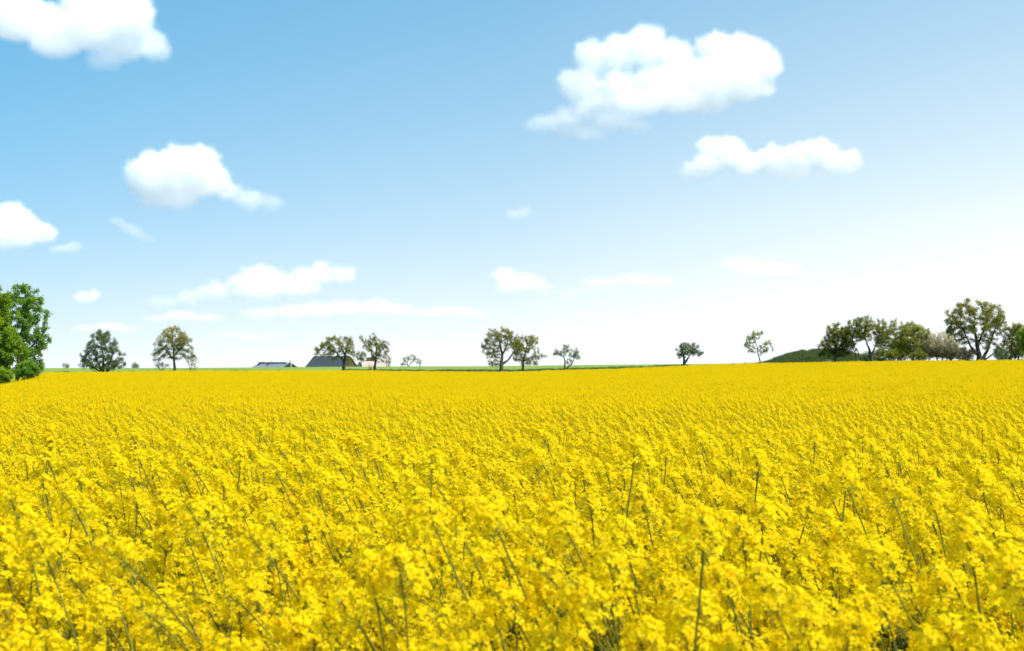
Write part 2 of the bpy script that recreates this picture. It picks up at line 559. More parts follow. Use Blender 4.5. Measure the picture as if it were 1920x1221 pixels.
# the patches also fill the sides nearer the camera
xs = np.arange(-32, 32, step); ys = np.arange(-4, 33.4, step)
HX, HY = np.meshgrid(xs, ys); HX, HY = HX.ravel(), HY.ravel()
k2 = (np.abs(HX) > np.minimum(4.6 + 0.40 * np.maximum(HY, 0), 18.0)) & (np.abs(HX) < 9 + 0.6 * np.maximum(HY, 0)) & in_field(HX, np.maximum(HY, 0.5))
GX = np.concatenate([GX, HX[k2]]); GY = np.concatenate([GY, HY[k2]])
n2 = len(GX)
ax = np.array([p[0] for p in far_pts] + GX.tolist()); ay = np.array([p[1] for p in far_pts] + GY.tolist())
az = ground(ax, ay) - 0.01
arz = np.concatenate([[p[2] for p in far_pts], np.clip(rngq.normal(0, 0.3, n2), -0.8, 0.8)])
patchy = np.array([noise.fractal(Vector((x / 13.0, y / 30.0, 2.2)), 0.9, 2.0, 3) for x, y in zip(GX, GY)])      # thinner and thicker stands
asc = np.concatenate([[p[3] for p in far_pts], np.clip(rngq.normal(1.0, 0.03, n2) + 0.045 * patchy, 0.88, 1.1)])
ak = np.concatenate([[p[4] for p in far_pts], NPROTO + rngq.integers(0, NPATCH, n2)]).astype(np.int32)
print("crop instances", len(ax))

def scatter(name, pts, rz, sc, idx, collection, tagargs):
    me = bpy.data.meshes.new(name)
    me.from_pydata(pts, [], [])
    for nm, ty, arr in (("rz", 'FLOAT', rz), ("sc", 'FLOAT', sc), ("idx", 'INT', idx)):
        a = me.attributes.new(nm, ty, 'POINT'); a.data.foreach_set('value', arr)
    o = mesh_obj(name, me)
    ng = bpy.data.node_groups.new(name + "_scatter", 'GeometryNodeTree')
    ng.interface.new_socket("Geometry", in_out='INPUT', socket_type='NodeSocketGeometry')
    ng.interface.new_socket("Geometry", in_out='OUTPUT', socket_type='NodeSocketGeometry')
    n, l = ng.nodes, ng.links
    gi, go = n.new("NodeGroupInput"), n.new("NodeGroupOutput")
    ci = n.new("GeometryNodeCollectionInfo")
    ci.inputs['Collection'].default_value = collection
    ci.inputs['Separate Children'].default_value = True
    ci.inputs['Reset Children'].default_value = True
    ip = n.new("GeometryNodeInstanceOnPoints")
    ip.inputs['Pick Instance'].default_value = True
    def named(nm, ty):
        a = n.new("GeometryNodeInputNamedAttribute"); a.data_type = ty
        a.inputs['Name'].default_value = nm
        return a.outputs['Attribute']
    cx = n.new("ShaderNodeCombineXYZ"); l.new(named("rz", 'FLOAT'), cx.inputs[2])
    er = n.new("FunctionNodeEulerToRotation"); l.new(cx.outputs[0], er.inputs[0])
    l.new(gi.outputs[0], ip.inputs['Points'])
    l.new(ci.outputs[0], ip.inputs['Instance'])
    l.new(named("idx", 'INT'), ip.inputs['Instance Index'])
    l.new(er.outputs[0], ip.inputs['Rotation'])
    l.new(named("sc", 'FLOAT'), ip.inputs['Scale'])
    l.new(ip.outputs[0], go.inputs[0])
    md = o.modifiers.new("scatter", 'NODES'); md.node_group = ng
    tag(o, *tagargs, kind='stuff')
    return o

scatter("rapeseed_field", np.stack([ax, ay, az], 1).tolist(), arz.astype(np.float32), asc.astype(np.float32), ak, src,
        ("dense yellow rapeseed crop stretching from the front plants back to the trees", "crop"))

#@@TREES
# ------------------------------------------------------------------ trees and shrubs
LEAF_MORE = 4.6
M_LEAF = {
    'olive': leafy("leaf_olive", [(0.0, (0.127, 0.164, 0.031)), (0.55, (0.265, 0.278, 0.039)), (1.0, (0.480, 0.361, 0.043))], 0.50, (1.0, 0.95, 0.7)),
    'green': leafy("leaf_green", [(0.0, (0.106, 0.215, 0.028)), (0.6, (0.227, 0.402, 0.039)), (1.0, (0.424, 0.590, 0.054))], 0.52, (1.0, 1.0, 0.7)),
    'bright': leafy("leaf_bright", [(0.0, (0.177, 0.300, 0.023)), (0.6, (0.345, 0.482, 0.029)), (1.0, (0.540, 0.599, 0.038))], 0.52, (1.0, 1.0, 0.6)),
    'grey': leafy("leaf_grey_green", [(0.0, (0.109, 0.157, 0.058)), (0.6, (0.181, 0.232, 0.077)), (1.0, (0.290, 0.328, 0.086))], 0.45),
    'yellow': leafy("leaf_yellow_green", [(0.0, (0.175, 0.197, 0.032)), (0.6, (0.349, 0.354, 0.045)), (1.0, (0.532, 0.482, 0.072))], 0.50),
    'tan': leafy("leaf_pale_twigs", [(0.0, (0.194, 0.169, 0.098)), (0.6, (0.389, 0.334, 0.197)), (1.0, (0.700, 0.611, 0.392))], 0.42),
}

def yat(px, off):
    return float(np.interp(px, DPX, DY)) + off

def grow(rng, seeds, parents, attr, step, kill, maxit=90):
    """space colonisation: a skeleton that reaches into the crown"""
    P = [np.array(s) for s in seeds]; par = list(parents)
    A = attr.copy()
    for it in range(maxit):
        if not len(A): break
        N = np.array(P)
        d2 = ((A[:, None, :] - N[None]) ** 2).sum(2)
        near = d2.argmin(1); dmin = np.sqrt(d2.min(1))
        alive = dmin > kill
        A, near = A[alive], near[alive]
        if not len(A): break
        new = 0
        for i in np.unique(near):
            v = A[near == i] - N[i]
            v = (v / (np.linalg.norm(v, axis=1, keepdims=True) + 1e-9)).mean(0)
            v = unit(unit(v) + rng.normal(0, 0.16, 3) + np.array([0, 0, 0.05]))
            q = N[i] + v * step
            if min(((N - q) ** 2).sum(1)) < (0.35 * step) ** 2: continue
            P.append(q); par.append(int(i)); new += 1
        if not new: break
        if len(P) > 1500: break
    return np.array(P), par

def tree(name, label, cat, Y, trunks, blobs, leaf='olive', natt=240, per=7, lsize=0.17, seed=1, topt=0.35, tip=0.016,
         group=None, deep=0.85, step_px=3.2, spikes=0.0, gap=0.0):
    """trunks: polylines of (px, py, radius px) drawn on the photo; blobs: crown lobes (cx, cy, rx, ry) in photo pixels at distance Y"""
    rng = np.random.default_rng(seed * 77 + 3)
    m = Y / F
    bx, by, br = trunks[0][0]
    x0 = (bx - 960) * m
    base = np.array([x0, Y, gz(x0, Y) - 0.05])
    e = empty(name, base)
    tag(e, label, cat, group)
    P, par, R = [], [], []
    for tr in trunks:
        prev = -1
        for i, (px, py, r) in enumerate(tr):
            q = pt(px, py, Y); q[1] += rng.normal(0, 0.10) * (i > 0) * 6 * m * 2
            if i == 0 and py > 600 and tr is not None:
                root = len(P)
                near = [k for k in range(len(P)) if np.linalg.norm(P[k] - q) < 4 * m]
                if near:
                    prev = near[0]; continue
                P.append(np.array([q[0], Y, gz(q[0], Y) - 0.05])); par.append(-1); R.append(r * m * 0.95)
                prev = root
                if q[2] > P[root][2] + 0.05:
                    P.append(q); par.append(prev); R.append(r * m); prev = len(P) - 1
                continue
            # subdivide
            a = P[prev]; nseg = max(1, int(np.linalg.norm(q - a) / (step_px * 2 * m)))
            ra = R[prev]
            for s in range(1, nseg + 1):
                w = a + (q - a) * s / nseg + rng.normal(0, 0.5 * m, 3) * (s < nseg)
                P.append(w); par.append(prev); R.append(ra + (r * m * 0.85 - ra) * s / nseg); prev = len(P) - 1
    nfix = len(P)
    vol = np.array([b[2] * b[3] * (b[2] + b[3]) / 2 for b in blobs]) ** 0.75
    cnt = rng.multinomial(natt, vol / vol.sum())
    at = []
    for (cx, cy, rx, ry), c in zip(blobs, cnt):
        g = rng.normal(0, 1, (c, 3)); g /= np.linalg.norm(g, axis=1, keepdims=True)
        g *= (rng.uniform(0.12, 1.0, (c, 1))) ** (1 / 2.4)
        o = pt(cx, cy, Y)
        at.append(np.stack([o[0] + g[:, 0] * rx * m, Y + g[:, 1] * rx * m * deep, o[2] + g[:, 2] * ry * m], 1))
    at = np.concatenate(at)
    at = at[at[:, 2] > base[2] + 0.15]
    if gap > 0:
        nz = np.array([noise.noise(Vector(a / (10 * m)) + Vector((seed * 5.1, 0, 0))) for a in at])
        at = at[nz > -0.35 + gap]
    step = step_px * m
    P2, par = grow(rng, P, par, at, step, step * 1.25)
    n = len(P2)
    kids = [[] for _ in range(n)]
    for i, p in enumerate(par):
        if p >= 0: kids[p].append(i)
    tipr = max(tip, 0.14 * m)
    rad = np.zeros(n)
    for i in range(n - 1, -1, -1):
        k = [j for j in kids[i] if j >= nfix or True]
        rad[i] = tipr if not k else (sum(rad[j] ** 2.35 for j in k)) ** (1 / 2.35)
    rmax = max(R)
    for i in range(n):
        if i < nfix: rad[i] = R[i]
        else: rad[i] = min(rad[i], rmax * 0.33)
    order_depth = np.zeros(n, int)
    for i in range(n):
        if par[i] >= 0 and i >= nfix: rad[i] = min(rad[i], rad[par[i]])
    # trunk and limbs
    g = Geo()
    for i in range(n):
        p = par[i]
        if p < 0: continue
        a, b = P2[p] - base, P2[i] - base
        g.tube([a, b], [rad[p] if i < nfix or p >= nfix else max(min(rad[p], rad[i] * 1.5), rad[i]), rad[i]], 0, 0.5, 6 if rad[i] > 2.2 * tipr else 4)
    mesh_obj("trunk", g.mesh("trunk", [M_BARK], smooth=True), e)
    # leaves sit on the thin twigs
    zt = at[:, 2].max(); zb = at[:, 2].min()
    lv, lf_, lt = [], [], []
    ends = [i for i in range(nfix, n) if rad[i] < tipr * 3.4]
    for i in ends:
        c = P2[i]
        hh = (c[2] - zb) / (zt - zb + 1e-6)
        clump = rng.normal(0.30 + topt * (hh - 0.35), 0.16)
        if rng.random() < 0.08: continue
        k = rng.poisson(per * LEAF_MORE * (1.25 if not kids[i] else 0.8))
        for _ in range(k):
            off = rng.normal(0, 1, 3) * step * 0.66
            q = c + off - base
            nn = unit(rng.normal(0, 1, 3) + np.array([0, 0, 0.5]))
            u, v = frame_of(nn)
            th = rng.uniform(0, 6.28)
            u, v = u * math.cos(th) + v * math.sin(th), v * math.cos(th) - u * math.sin(th)
            z = lsize * 0.36 * rng.uniform(0.6, 1.35)
            k0 = len(lv)
            lv += [q - u * z, q - v * z * 0.55 + nn * z * 0.2, q + u * z, q + v * z * 0.55 + nn * z * 0.2]
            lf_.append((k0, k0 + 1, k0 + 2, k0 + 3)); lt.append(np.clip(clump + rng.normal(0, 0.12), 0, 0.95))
        if spikes and not kids[i] and hh > 0.45 and rng.random() < spikes:
            # upright young shoots on the crown's top
            L = rng.uniform(2.5, 6.5) * m
            dr = unit(np.array([rng.normal(0, 0.25), rng.normal(0, 0.25), 1]))
            for s in np.linspace(0.1, 1, 9):
                for _ in range(2):
                    q = c + dr * L * s + rng.normal(0, 0.35 * m, 3) - base
                    u = unit(rng.normal(0, 1, 3)); v = unit(np.cross(u, rng.normal(0, 1, 3)))
                    z = lsize * 0.42
                    k0 = len(lv)
                    lv += [q - u * z, q - v * z * 0.5, q + u * z, q + v * z * 0.5]
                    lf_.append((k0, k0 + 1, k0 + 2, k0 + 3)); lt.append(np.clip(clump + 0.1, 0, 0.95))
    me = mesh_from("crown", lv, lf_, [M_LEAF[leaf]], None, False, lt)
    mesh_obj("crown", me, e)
    return e

def shrub(label, Y, cx, cy, rx, ry, leaf='green', natt=110, per=9, lsize=0.17, seed=1, base_py=None, name="shrub", group=None, topt=0.3, lobes=3):
    rng = np.random.default_rng(seed + 4000)
    by = base_py or cy + ry
    bl = [(cx, cy, rx, ry)]
    for k in range(lobes):
        w = rng.uniform(-1, 1)
        bl.append((cx + w * rx * 0.7, cy - rng.uniform(-0.3, 0.5) * ry, rx * rng.uniform(0.3, 0.5), ry * rng.uniform(0.35, 0.6)))
    tr = [[(cx + d * rx * 0.25, by, max(0.5, rx * 0.035)), (cx + d * rx * 0.5, cy + ry * 0.3, max(0.4, rx * 0.02))] for d in (-1, 0.1, 1)]
    return tree(name, label, "shrub", Y, tr, bl, leaf, natt, per, lsize, seed, topt, group=group)

# left belt beside the field
tree("broadleaf_tree", "tall dark green broadleaf tree with loose branches reaching right, at left field edge", "tree", 130,
     [[(32, 712, 4), (36, 650, 3.2), (46, 590, 2), (55, 550, 1)], [(34, 690, 2), (55, 655, 1.6), (80, 625, 0.8)], [(36, 665, 2), (22, 620, 1.5), (15, 570, 1)]],
     [(52, 572, 27, 42), (66, 615, 26, 36), (28, 590, 34, 52), (82, 645, 18, 16), (50, 655, 36, 30), (84, 590, 9, 14), (45, 690, 26, 18), (58, 686, 26, 26), (35, 550, 18, 20), (72, 570, 14, 16), (92, 632, 9, 9)],
     'green', 820, 9, 0.21, 2, 0.25, step_px=3.6, gap=0.2, spikes=0.2)
tree("broadleaf_tree", "bright yellow-green broadleaf tree cut by the left edge of the photo", "tree", 116,
     [[(-22, 722, 4.5), (-20, 660, 3.5), (-14, 600, 2)], [(-21, 680, 2), (0, 640, 1.5), (14, 610, 0.8)]],
     [(-14, 585, 34, 52), (0, 640, 36, 44), (20, 655, 24, 34), (38, 660, 20, 20), (6, 690, 18, 24), (-45, 640, 40, 70), (8, 570, 14, 26), (-6, 692, 24, 26), (22, 640, 14, 22)],
     'bright', 760, 17, 0.21, 3, 0.1, step_px=3.8)
shrub("low rounded green bush under the loose-branched tree at the left field edge", 124, 50, 694, 24, 19, 'green', 170, 11, 0.19, 4, 712, topt=0.6)
shrub("small yellow-green bush below the bright tree at the left photo edge", 113, 10, 704, 15, 18, 'bright', 110, 13, 0.17, 5, 720)
shrub("thin grey-green bush rightmost of the left belt, beside the yellow field corner", 150, 70, 690, 12, 13, 'grey', 60, 7, 0.16, 6, 702)

# lone trees along the far edge
tree("field_tree", "broad bushy grey-green tree with many stems, branching from the ground, left of the round tree", "tree", yat(193, 6),
     [[(194, 699, 2.6), (193, 668, 2), (191, 635, 1)], [(190, 699, 2), (178, 668, 1.4), (168, 645, 0.8)], [(198, 699, 2), (210, 668, 1.4), (218, 650, 0.8)], [(200, 699, 1.5), (220, 680, 0.9)], [(188, 699, 1.5), (165, 682, 0.9)]],
     [(193, 648, 30, 32), (172, 668, 24, 26), (214, 668, 22, 26), (160, 682, 13, 14), (230, 684, 11, 10), (193, 682, 42, 13), (190, 630, 18, 14)],
     'grey', 560, 9, 0.20, 7, 0.15, step_px=2.7, gap=0.05)
tree("field_tree", "round-crowned tree with bronze-green top and one clear trunk, at left", "tree", yat(327, 6),
     [[(327, 698, 3), (327, 680, 2.6), (325, 655, 1.7), (323, 630, 0.9)], [(326, 672, 1.4), (312, 658, 1), (302, 648, 0.6)], [(326, 668, 1.3), (340, 652, 0.9), (348, 640, 0.6)]],
     [(322, 634, 30, 25), (306, 650, 20, 22), (345, 645, 18, 22), (296, 666, 14, 14), (352, 664, 14, 14), (325, 660, 26, 16)],
     'olive', 470, 8, 0.19, 8, 0.6, step_px=2.7, gap=0.06)
shrub("low olive shrub on the left of the round tree's trunk", yat(300, 9), 304, 685, 15, 7, 'grey', 60, 8, 0.17, 9, 694)
shrub("twiggy olive shrub on the right of the round tree's trunk", yat(358, 8), 360, 678, 13, 15, 'olive', 70, 7, 0.17, 10, 694)
shrub("tiny dark bush on the skyline between the left belt and the bushy tree", 560, 124, 687, 9, 4.5, 'grey', 60, 20, 0.40, 11, 692)
shrub("tiny dark bush on the skyline just right of the left belt", 560, 78, 688.5, 6, 3.5, 'grey', 40, 20, 0.40, 12, 692)
shrub("tiny dark bush on the skyline between the bushy tree and the round tree", 560, 253, 686, 8, 5, 'grey', 60, 20, 0.40, 13, 692)
tree("field_tree", "bronze wind-swept tree leaning left in front of the dark slate barn", "tree", yat(645, 6),
     [[(645, 695, 3.6), (645, 680, 3.0), (648, 662, 1.8), (652, 645, 0.9)], [(645, 680, 2), (632, 662, 1.5), (612, 648, 0.8)], [(646, 670, 1.6), (640, 650, 1.1), (628, 636, 0.6)]],
     [(630, 640, 30, 12), (648, 650, 20, 20), (612, 655, 20, 13), (652, 640, 14, 12), (600, 664, 12, 8), (598, 653, 13, 9), (656, 670, 12, 16), (625, 655, 18, 10), (624, 668, 15, 8)],
     'olive', 430, 7, 0.20, 14, 0.3, step_px=2.6, spikes=0.25, gap=0.06)
tree("field_tree", "bronze-green tree with upright shoots in front of the pink-roofed house", "tree", yat(703, 6),
     [[(703, 694, 3), (704, 680, 2.5), (706, 662, 1.5), (705, 640, 0.8)], [(704, 675, 1.4), (692, 655, 1), (679, 638, 0.6)], [(705, 668, 1.3), (718, 655, 0.8), (728, 645, 0.5)]],
     [(704, 655, 20, 20), (688, 646, 12, 10), (700, 636, 11, 11), (722, 650, 13, 13), (722, 672, 13, 10), (706, 670, 14, 12), (678, 636, 7, 6)],
     'olive', 380, 6, 0.20, 15, 0.1, step_px=2.6, spikes=0.4, gap=0.08)
shrub("tiny twiggy sapling at the foot of the bronze-green tree by the pink-roofed house", yat(693, 5), 694, 687, 6, 5, 'olive', 24, 5, 0.16, 16, 694)
tree("field_tree", "small round blue-green tree between the dark slate barn and the pink-roofed house", "tree", 640,
     [[(677, 689, 1.2), (677, 675, 0.9)]], [(677, 668, 12, 10), (682, 664, 7, 6)], 'grey', 120, 10, 0.42, 17, 0.1, step_px=2.6)
shrub("dark bush against the right end of the pink-roofed house", 640, 728, 682, 7, 8, 'grey', 50, 8, 0.42, 18, 690)
tree("field_tree", "sparse little tree bent right on the skyline, right of the houses", "tree", 520,
     [[(765, 690, 0.8), (764, 678, 0.6), (768, 669, 0.5)], [(765, 686, 0.6), (778, 674, 0.5), (790, 676, 0.4)]],
     [(768, 671, 15, 6), (782, 675, 10, 6), (758, 682, 11, 5), (787, 682, 6, 7)], 'grey', 110, 4, 0.36, 19, 0.1, step_px=2.2, gap=0.12)
tree("field_tree", "large dark forked tree with olive top, left one of the tree pair mid field edge", "tree", yat(940, 5),
     [[(940, 700, 4.6), (940, 685, 4.0), (942, 665, 2.6), (936, 640, 1.3)], [(941, 688, 2.4), (953, 675, 2.0), (966, 656, 1.2)], [(942, 668, 1.6), (952, 645, 1.0), (955, 625, 0.6)]],
     [(926, 637, 20, 22), (943, 626, 18, 14), (956, 640, 18, 22), (914, 652, 12, 18), (926, 680, 12, 10), (968, 652, 12, 18), (924, 662, 16, 14)],
     'olive', 470, 7, 0.18, 20, 0.55, step_px=2.6, spikes=0.3, gap=0.07)
tree("field_tree", "spreading olive tree with low skirt branches, right one of the tree pair mid field edge", "tree", yat(980, 7),
     [[(980, 700, 2.6), (981, 685, 2.2), (984, 665, 1.4), (988, 648, 0.8)], [(981, 680, 1.2), (998, 670, 0.9), (1018, 667, 0.5)]],
     [(986, 645, 24, 17), (997, 640, 14, 14), (977, 668, 18, 16), (996, 676, 18, 12), (1004, 655, 8, 16), (1020, 667, 7, 5), (975, 650, 14, 18)],
     'olive', 450, 6.5, 0.18, 21, 0.5, step_px=2.6, spikes=0.35, gap=0.06)
tree("field_tree", "small sparse grey tree with two thin stems, right of the mid tree pair", "tree", yat(1062, 6),
     [[(1060, 693, 1.6), (1059, 676, 1.2), (1057, 662, 0.8)], [(1061, 692, 1.2), (1073, 682, 1.0), (1079, 668, 0.6)]],
     [(1049, 662, 15, 8), (1062, 652, 10, 8), (1072, 660, 15, 9), (1080, 668, 11, 11), (1068, 675, 10, 7), (1042, 662, 8, 7)],
     'grey', 250, 5.5, 0.17, 22, 0.2, step_px=2.4, gap=0.08)
tree("field_tree", "small dense umbrella-shaped grey tree with a short thick forked trunk", "tree", yat(1284, 6),
     [[(1283, 687, 3.2), (1283, 677, 2.6), (1280, 660, 1.2)], [(1284, 679, 1.8), (1293, 667, 1.2), (1299, 655, 0.7)]],
     [(1293, 653, 19, 12), (1279, 660, 13, 14), (1309, 663, 11, 8), (1283, 650, 9, 8), (1294, 662, 18, 7)],
     'grey', 330, 7, 0.17, 23, 0.25, step_px=2.3, spikes=0.15, gap=0.04)
tree("field_tree", "slender leaning tree with light green tufted shoots, standing alone left of the grassy mound", "tree", yat(1427, 6),
     [[(1427, 683, 1.4), (1423, 670, 1.2), (1420, 650, 0.8), (1414, 632, 0.5)], [(1421, 660, 0.9), (1432, 650, 0.6), (1442, 644, 0.4)], [(1421, 655, 0.8), (1406, 648, 0.5)]],
     [(1410, 634, 13, 11), (1421, 627, 12, 8), (1404, 650, 12, 10), (1439, 646, 10, 9), (1431, 657, 12, 8), (1406, 660, 6, 4), (1448, 656, 5, 5)],
     'yellow', 240, 5, 0.18, 24, 0.4, step_px=2.4, spikes=0.5, gap=0.10)

# right-hand group
tree("field_tree", "dark low-crowned tree leftmost of the right-hand group, beside the mound", "tree", yat(1567, 5),
     [[(1567, 679, 2.3), (1566, 664, 1.9), (1568, 645, 1.1)], [(1566, 664, 1.2), (1552, 654, 0.8)], [(1567, 660, 1.2), (1582, 645, 0.8)]],
     [(1570, 640, 25, 22), (1552, 652, 20, 17), (1586, 628, 16, 19), (1592, 650, 15, 16), (1545, 664, 12, 10), (1566, 620, 17, 16), (1575, 662, 20, 10)],
     'olive', 640, 10, 0.19, 25, 0.15, step_px=2.7, gap=0.02)
tree("field_tree", "thin tree with two bent slender stems, second from left in the right-hand group", "tree", yat(1608, 6),
     [[(1607, 679, 1.5), (1604, 664, 1.2), (1597, 648, 0.9), (1600, 625, 0.6)], [(1614, 679, 1.4), (1613, 668, 1.2), (1606, 655, 0.9)]],
     [(1601, 615, 17, 18), (1595, 636, 14, 14), (1612, 630, 14, 14), (1608, 604, 12, 11)], 'olive', 300, 6, 0.18, 26, 0.3, step_px=2.5, spikes=0.25, gap=0.08)
tree("field_tree", "olive tree with dark V-shaped trunks and airy flat crown in the right-hand group", "tree", yat(1634, 8),
     [[(1635, 679, 3.2), (1632, 662, 2.6), (1624, 640, 1.5), (1616, 620, 0.8)], [(1633, 666, 1.7), (1642, 648, 1.2), (1650, 625, 0.7)]],
     [(1622, 607, 18, 15), (1645, 612, 18, 14), (1634, 624, 28, 16), (1655, 628, 17, 18), (1617, 622, 15, 16), (1648, 645, 12, 10)], 'olive', 500, 6.5, 0.18, 27, 0.4, step_px=2.6, spikes=0.3, gap=0.07)
tree("field_tree", "thin-stemmed olive tree behind the V-shaped trunks in the right-hand group", "tree", yat(1660, 12),
     [[(1646, 678, 1.6), (1649, 655, 1.2), (1658, 630, 0.7)]],
     [(1664, 620, 18, 20), (1676, 642, 16, 22), (1656, 640, 13, 16), (1682, 618, 16, 18), (1668, 655, 16, 14)], 'olive', 380, 7, 0.18, 28, 0.3, step_px=2.6, spikes=0.3, gap=0.05)
tree("field_tree", "dense yellow-green tree with pointed top, middle of the right-hand group", "tree", yat(1712, 7),
     [[(1711, 678, 3), (1712, 655, 2), (1711, 630, 1)]],
     [(1710, 620, 20, 17), (1700, 640, 26, 21), (1727, 630, 20, 20), (1738, 648, 16, 18), (1690, 658, 20, 13), (1718, 658, 24, 14)], 'yellow', 520, 11, 0.19, 29, 0.4, step_px=2.8, spikes=0.3)
shrub("low yellow-green shrub below the thin-stemmed olive tree in the right-hand group", yat(1672, 4), 1674, 666, 17, 11, 'yellow', 170, 15, 0.17, 30, 678)
shrub("low dark shrub left of the pale domed bush, under the yellow-green tree", yat(1725, 4), 1722, 668, 20, 9, 'olive', 160, 14, 0.17, 31, 678)
shrub("big pale twiggy domed bush with whitish sunlit top, left of the biggest right-hand tree", yat(1765, 1.5), 1766, 650, 32, 27, 'tan', 620, 15, 0.16, 32, 677, topt=1.1, lobes=6)  # pale twigs; steep topt also paints the lit top and darker foot
tree("field_tree", "dark narrow tree squeezed between the pale domed bush and the biggest tree", "tree", yat(1783, 9),
     [[(1783, 678, 2.2), (1783, 650, 1.6), (1782, 625, 0.8)]], [(1783, 628, 9, 22), (1785, 650, 12, 18), (1780, 664, 12, 12)], 'olive', 230, 11, 0.18, 33, -0.1, step_px=2.7)  # extra tree put where the biggest tree only has a shaded strip
shrub("low tan shrub beneath the biggest tree's left limb", yat(1805, 8), 1806, 664, 22, 13, 'tan', 200, 15, 0.17, 34, 677, topt=0.2)
tree("field_tree", "biggest tree of the right-hand group, a wide bronze-green dome over spreading dark limbs", "tree", yat(1836, 9),
     [[(1836, 677, 6), (1834, 660, 5), (1831, 640, 3.4), (1828, 612, 1.6), (1826, 590, 0.8)], [(1834, 670, 3), (1820, 650, 2.2), (1809, 625, 1.5), (1797, 603, 0.8)],
      [(1841, 677, 4), (1852, 658, 3), (1861, 635, 2), (1868, 608, 1)], [(1845, 676, 1.8), (1866, 662, 1.2), (1874, 650, 0.7)], [(1832, 645, 2), (1845, 620, 1.3), (1850, 592, 0.7)]],
     [(1828, 580, 38, 20), (1790, 597, 20, 22), (1866, 592, 20, 24), (1835, 608, 44, 22), (1875, 610, 14, 22), (1855, 640, 20, 18), (1802, 630, 18, 20), (1872, 658, 12, 14), (1785, 618, 13, 20), (1832, 636, 14, 14)],
     'olive', 900, 8, 0.18, 35, 0.55, step_px=2.9, spikes=0.15, gap=0.06)
tree("field_tree", "bronze tree right of the biggest tree, partly hidden by the bright green bush", "tree", yat(1897, 8),
     [[(1896, 678, 2.4), (1897, 655, 1.7), (1898, 630, 0.9)]],
     [(1898, 622, 18, 17), (1888, 645, 13, 20), (1912, 618, 15, 13), (1908, 650, 16, 20), (1892, 664, 14, 10)], 'olive', 330, 9, 0.18, 36, 0.5, step_px=2.7, spikes=0.2)
tree("field_tree", "bright green bushy tree cut by the right edge of the photo", "tree", yat(1925, 4),
     [[(1926, 677, 2.4), (1926, 655, 1.8), (1924, 635, 1)]],
     [(1924, 628, 18, 17), (1932, 645, 18, 22), (1914, 640, 10, 12)], 'bright', 280, 13, 0.18, 37, 0.3, step_px=2.7)
tree("field_tree", "dark sparse tree behind the bright green bush at the right edge", "tree", yat(1912, 9),
     [[(1910, 678, 1.8), (1910, 660, 1.4)]], [(1912, 655, 14, 16), (1903, 664, 12, 10)], 'grey', 150, 7, 0.18, 38, 0.1, step_px=2.6, gap=0.08)
shrub("dense yellow-green bush between the V-shaped trunks and the pointed yellow-green tree", yat(1688, 6), 1690, 652, 22, 24, 'yellow', 260, 12, 0.17, 41, 678)
shrub("olive bush low between the V-shaped trunks and the thin-stemmed olive tree", yat(1652, 5), 1654, 664, 15, 13, 'olive', 130, 11, 0.17, 42, 678)
shrub("pale tan bush between the pointed yellow-green tree and the pale domed bush", yat(1742, 8), 1742, 652, 17, 24, 'tan', 240, 12, 0.17, 43, 678, topt=0.6)
shrub("dark olive bush low right of the biggest tree's trunks", yat(1876, 7), 1878, 664, 14, 13, 'grey', 120, 11, 0.17, 44, 677)
shrub("dark blue-green shrub low behind the V-shaped trunks", yat(1630, 14), 1630, 667, 18, 9, 'grey', 110, 10, 0.18, 39, 678)

# ------------------------------------------------------------------ grassy mound
M_MOUND = solid("mound_turf", (0.16, 0.21, 0.10), (0.27, 0.31, 0.17), 0.55, 0.95, 0.5, 8.0)
def build_mound():
    Yc = yat(1540, 22); m = Yc / F
    prof = np.array([(1425, 686), (1444, 681.5), (1462, 673.5), (1487, 665.5), (1505, 661), (1530, 659), (1560, 659.5), (1590, 664), (1620, 671), (1645, 678), (1665, 682)])
    us = np.linspace(1425, 1665, 90); vs = np.linspace(-1, 1, 40)
    V, Fc = [], []
    for v in vs:
        for u in us:
            x = (u - 960) * m; y = Yc + v * 9.0
            top = EYE + (HOR - np.interp(u, prof[:, 0], prof[:, 1])) * m
            g0 = gz(x, y)
            h = max(0.0, top - gz(x, Yc))
            w = max(0.0, 1 - v * v) ** 0.8
            nzv = noise.fractal(Vector((x * 0.55, y * 0.55, 3.0)), 0.8, 2.0, 4) * 0.30 + noise.noise(Vector((x * 1.9, y * 1.9, 0))) * 0.10
            V.append((x, y, g0 - 0.12 + h * w + nzv * min(1, h * w)))
    nu = len(us)
    for j in range(len(vs) - 1):
        for i in range(nu - 1):
            a = j * nu + i
            Fc.append((a, a + 1, a + nu + 1, a + nu))
    o = mesh_obj("grassy_mound", mesh_from("grassy_mound", V, Fc, [M_MOUND], smooth=True))
    tag(o, "low grassy mound rising behind the field at right", "mound", kind='structure')
    return V, nu
MV, MNU = build_mound()

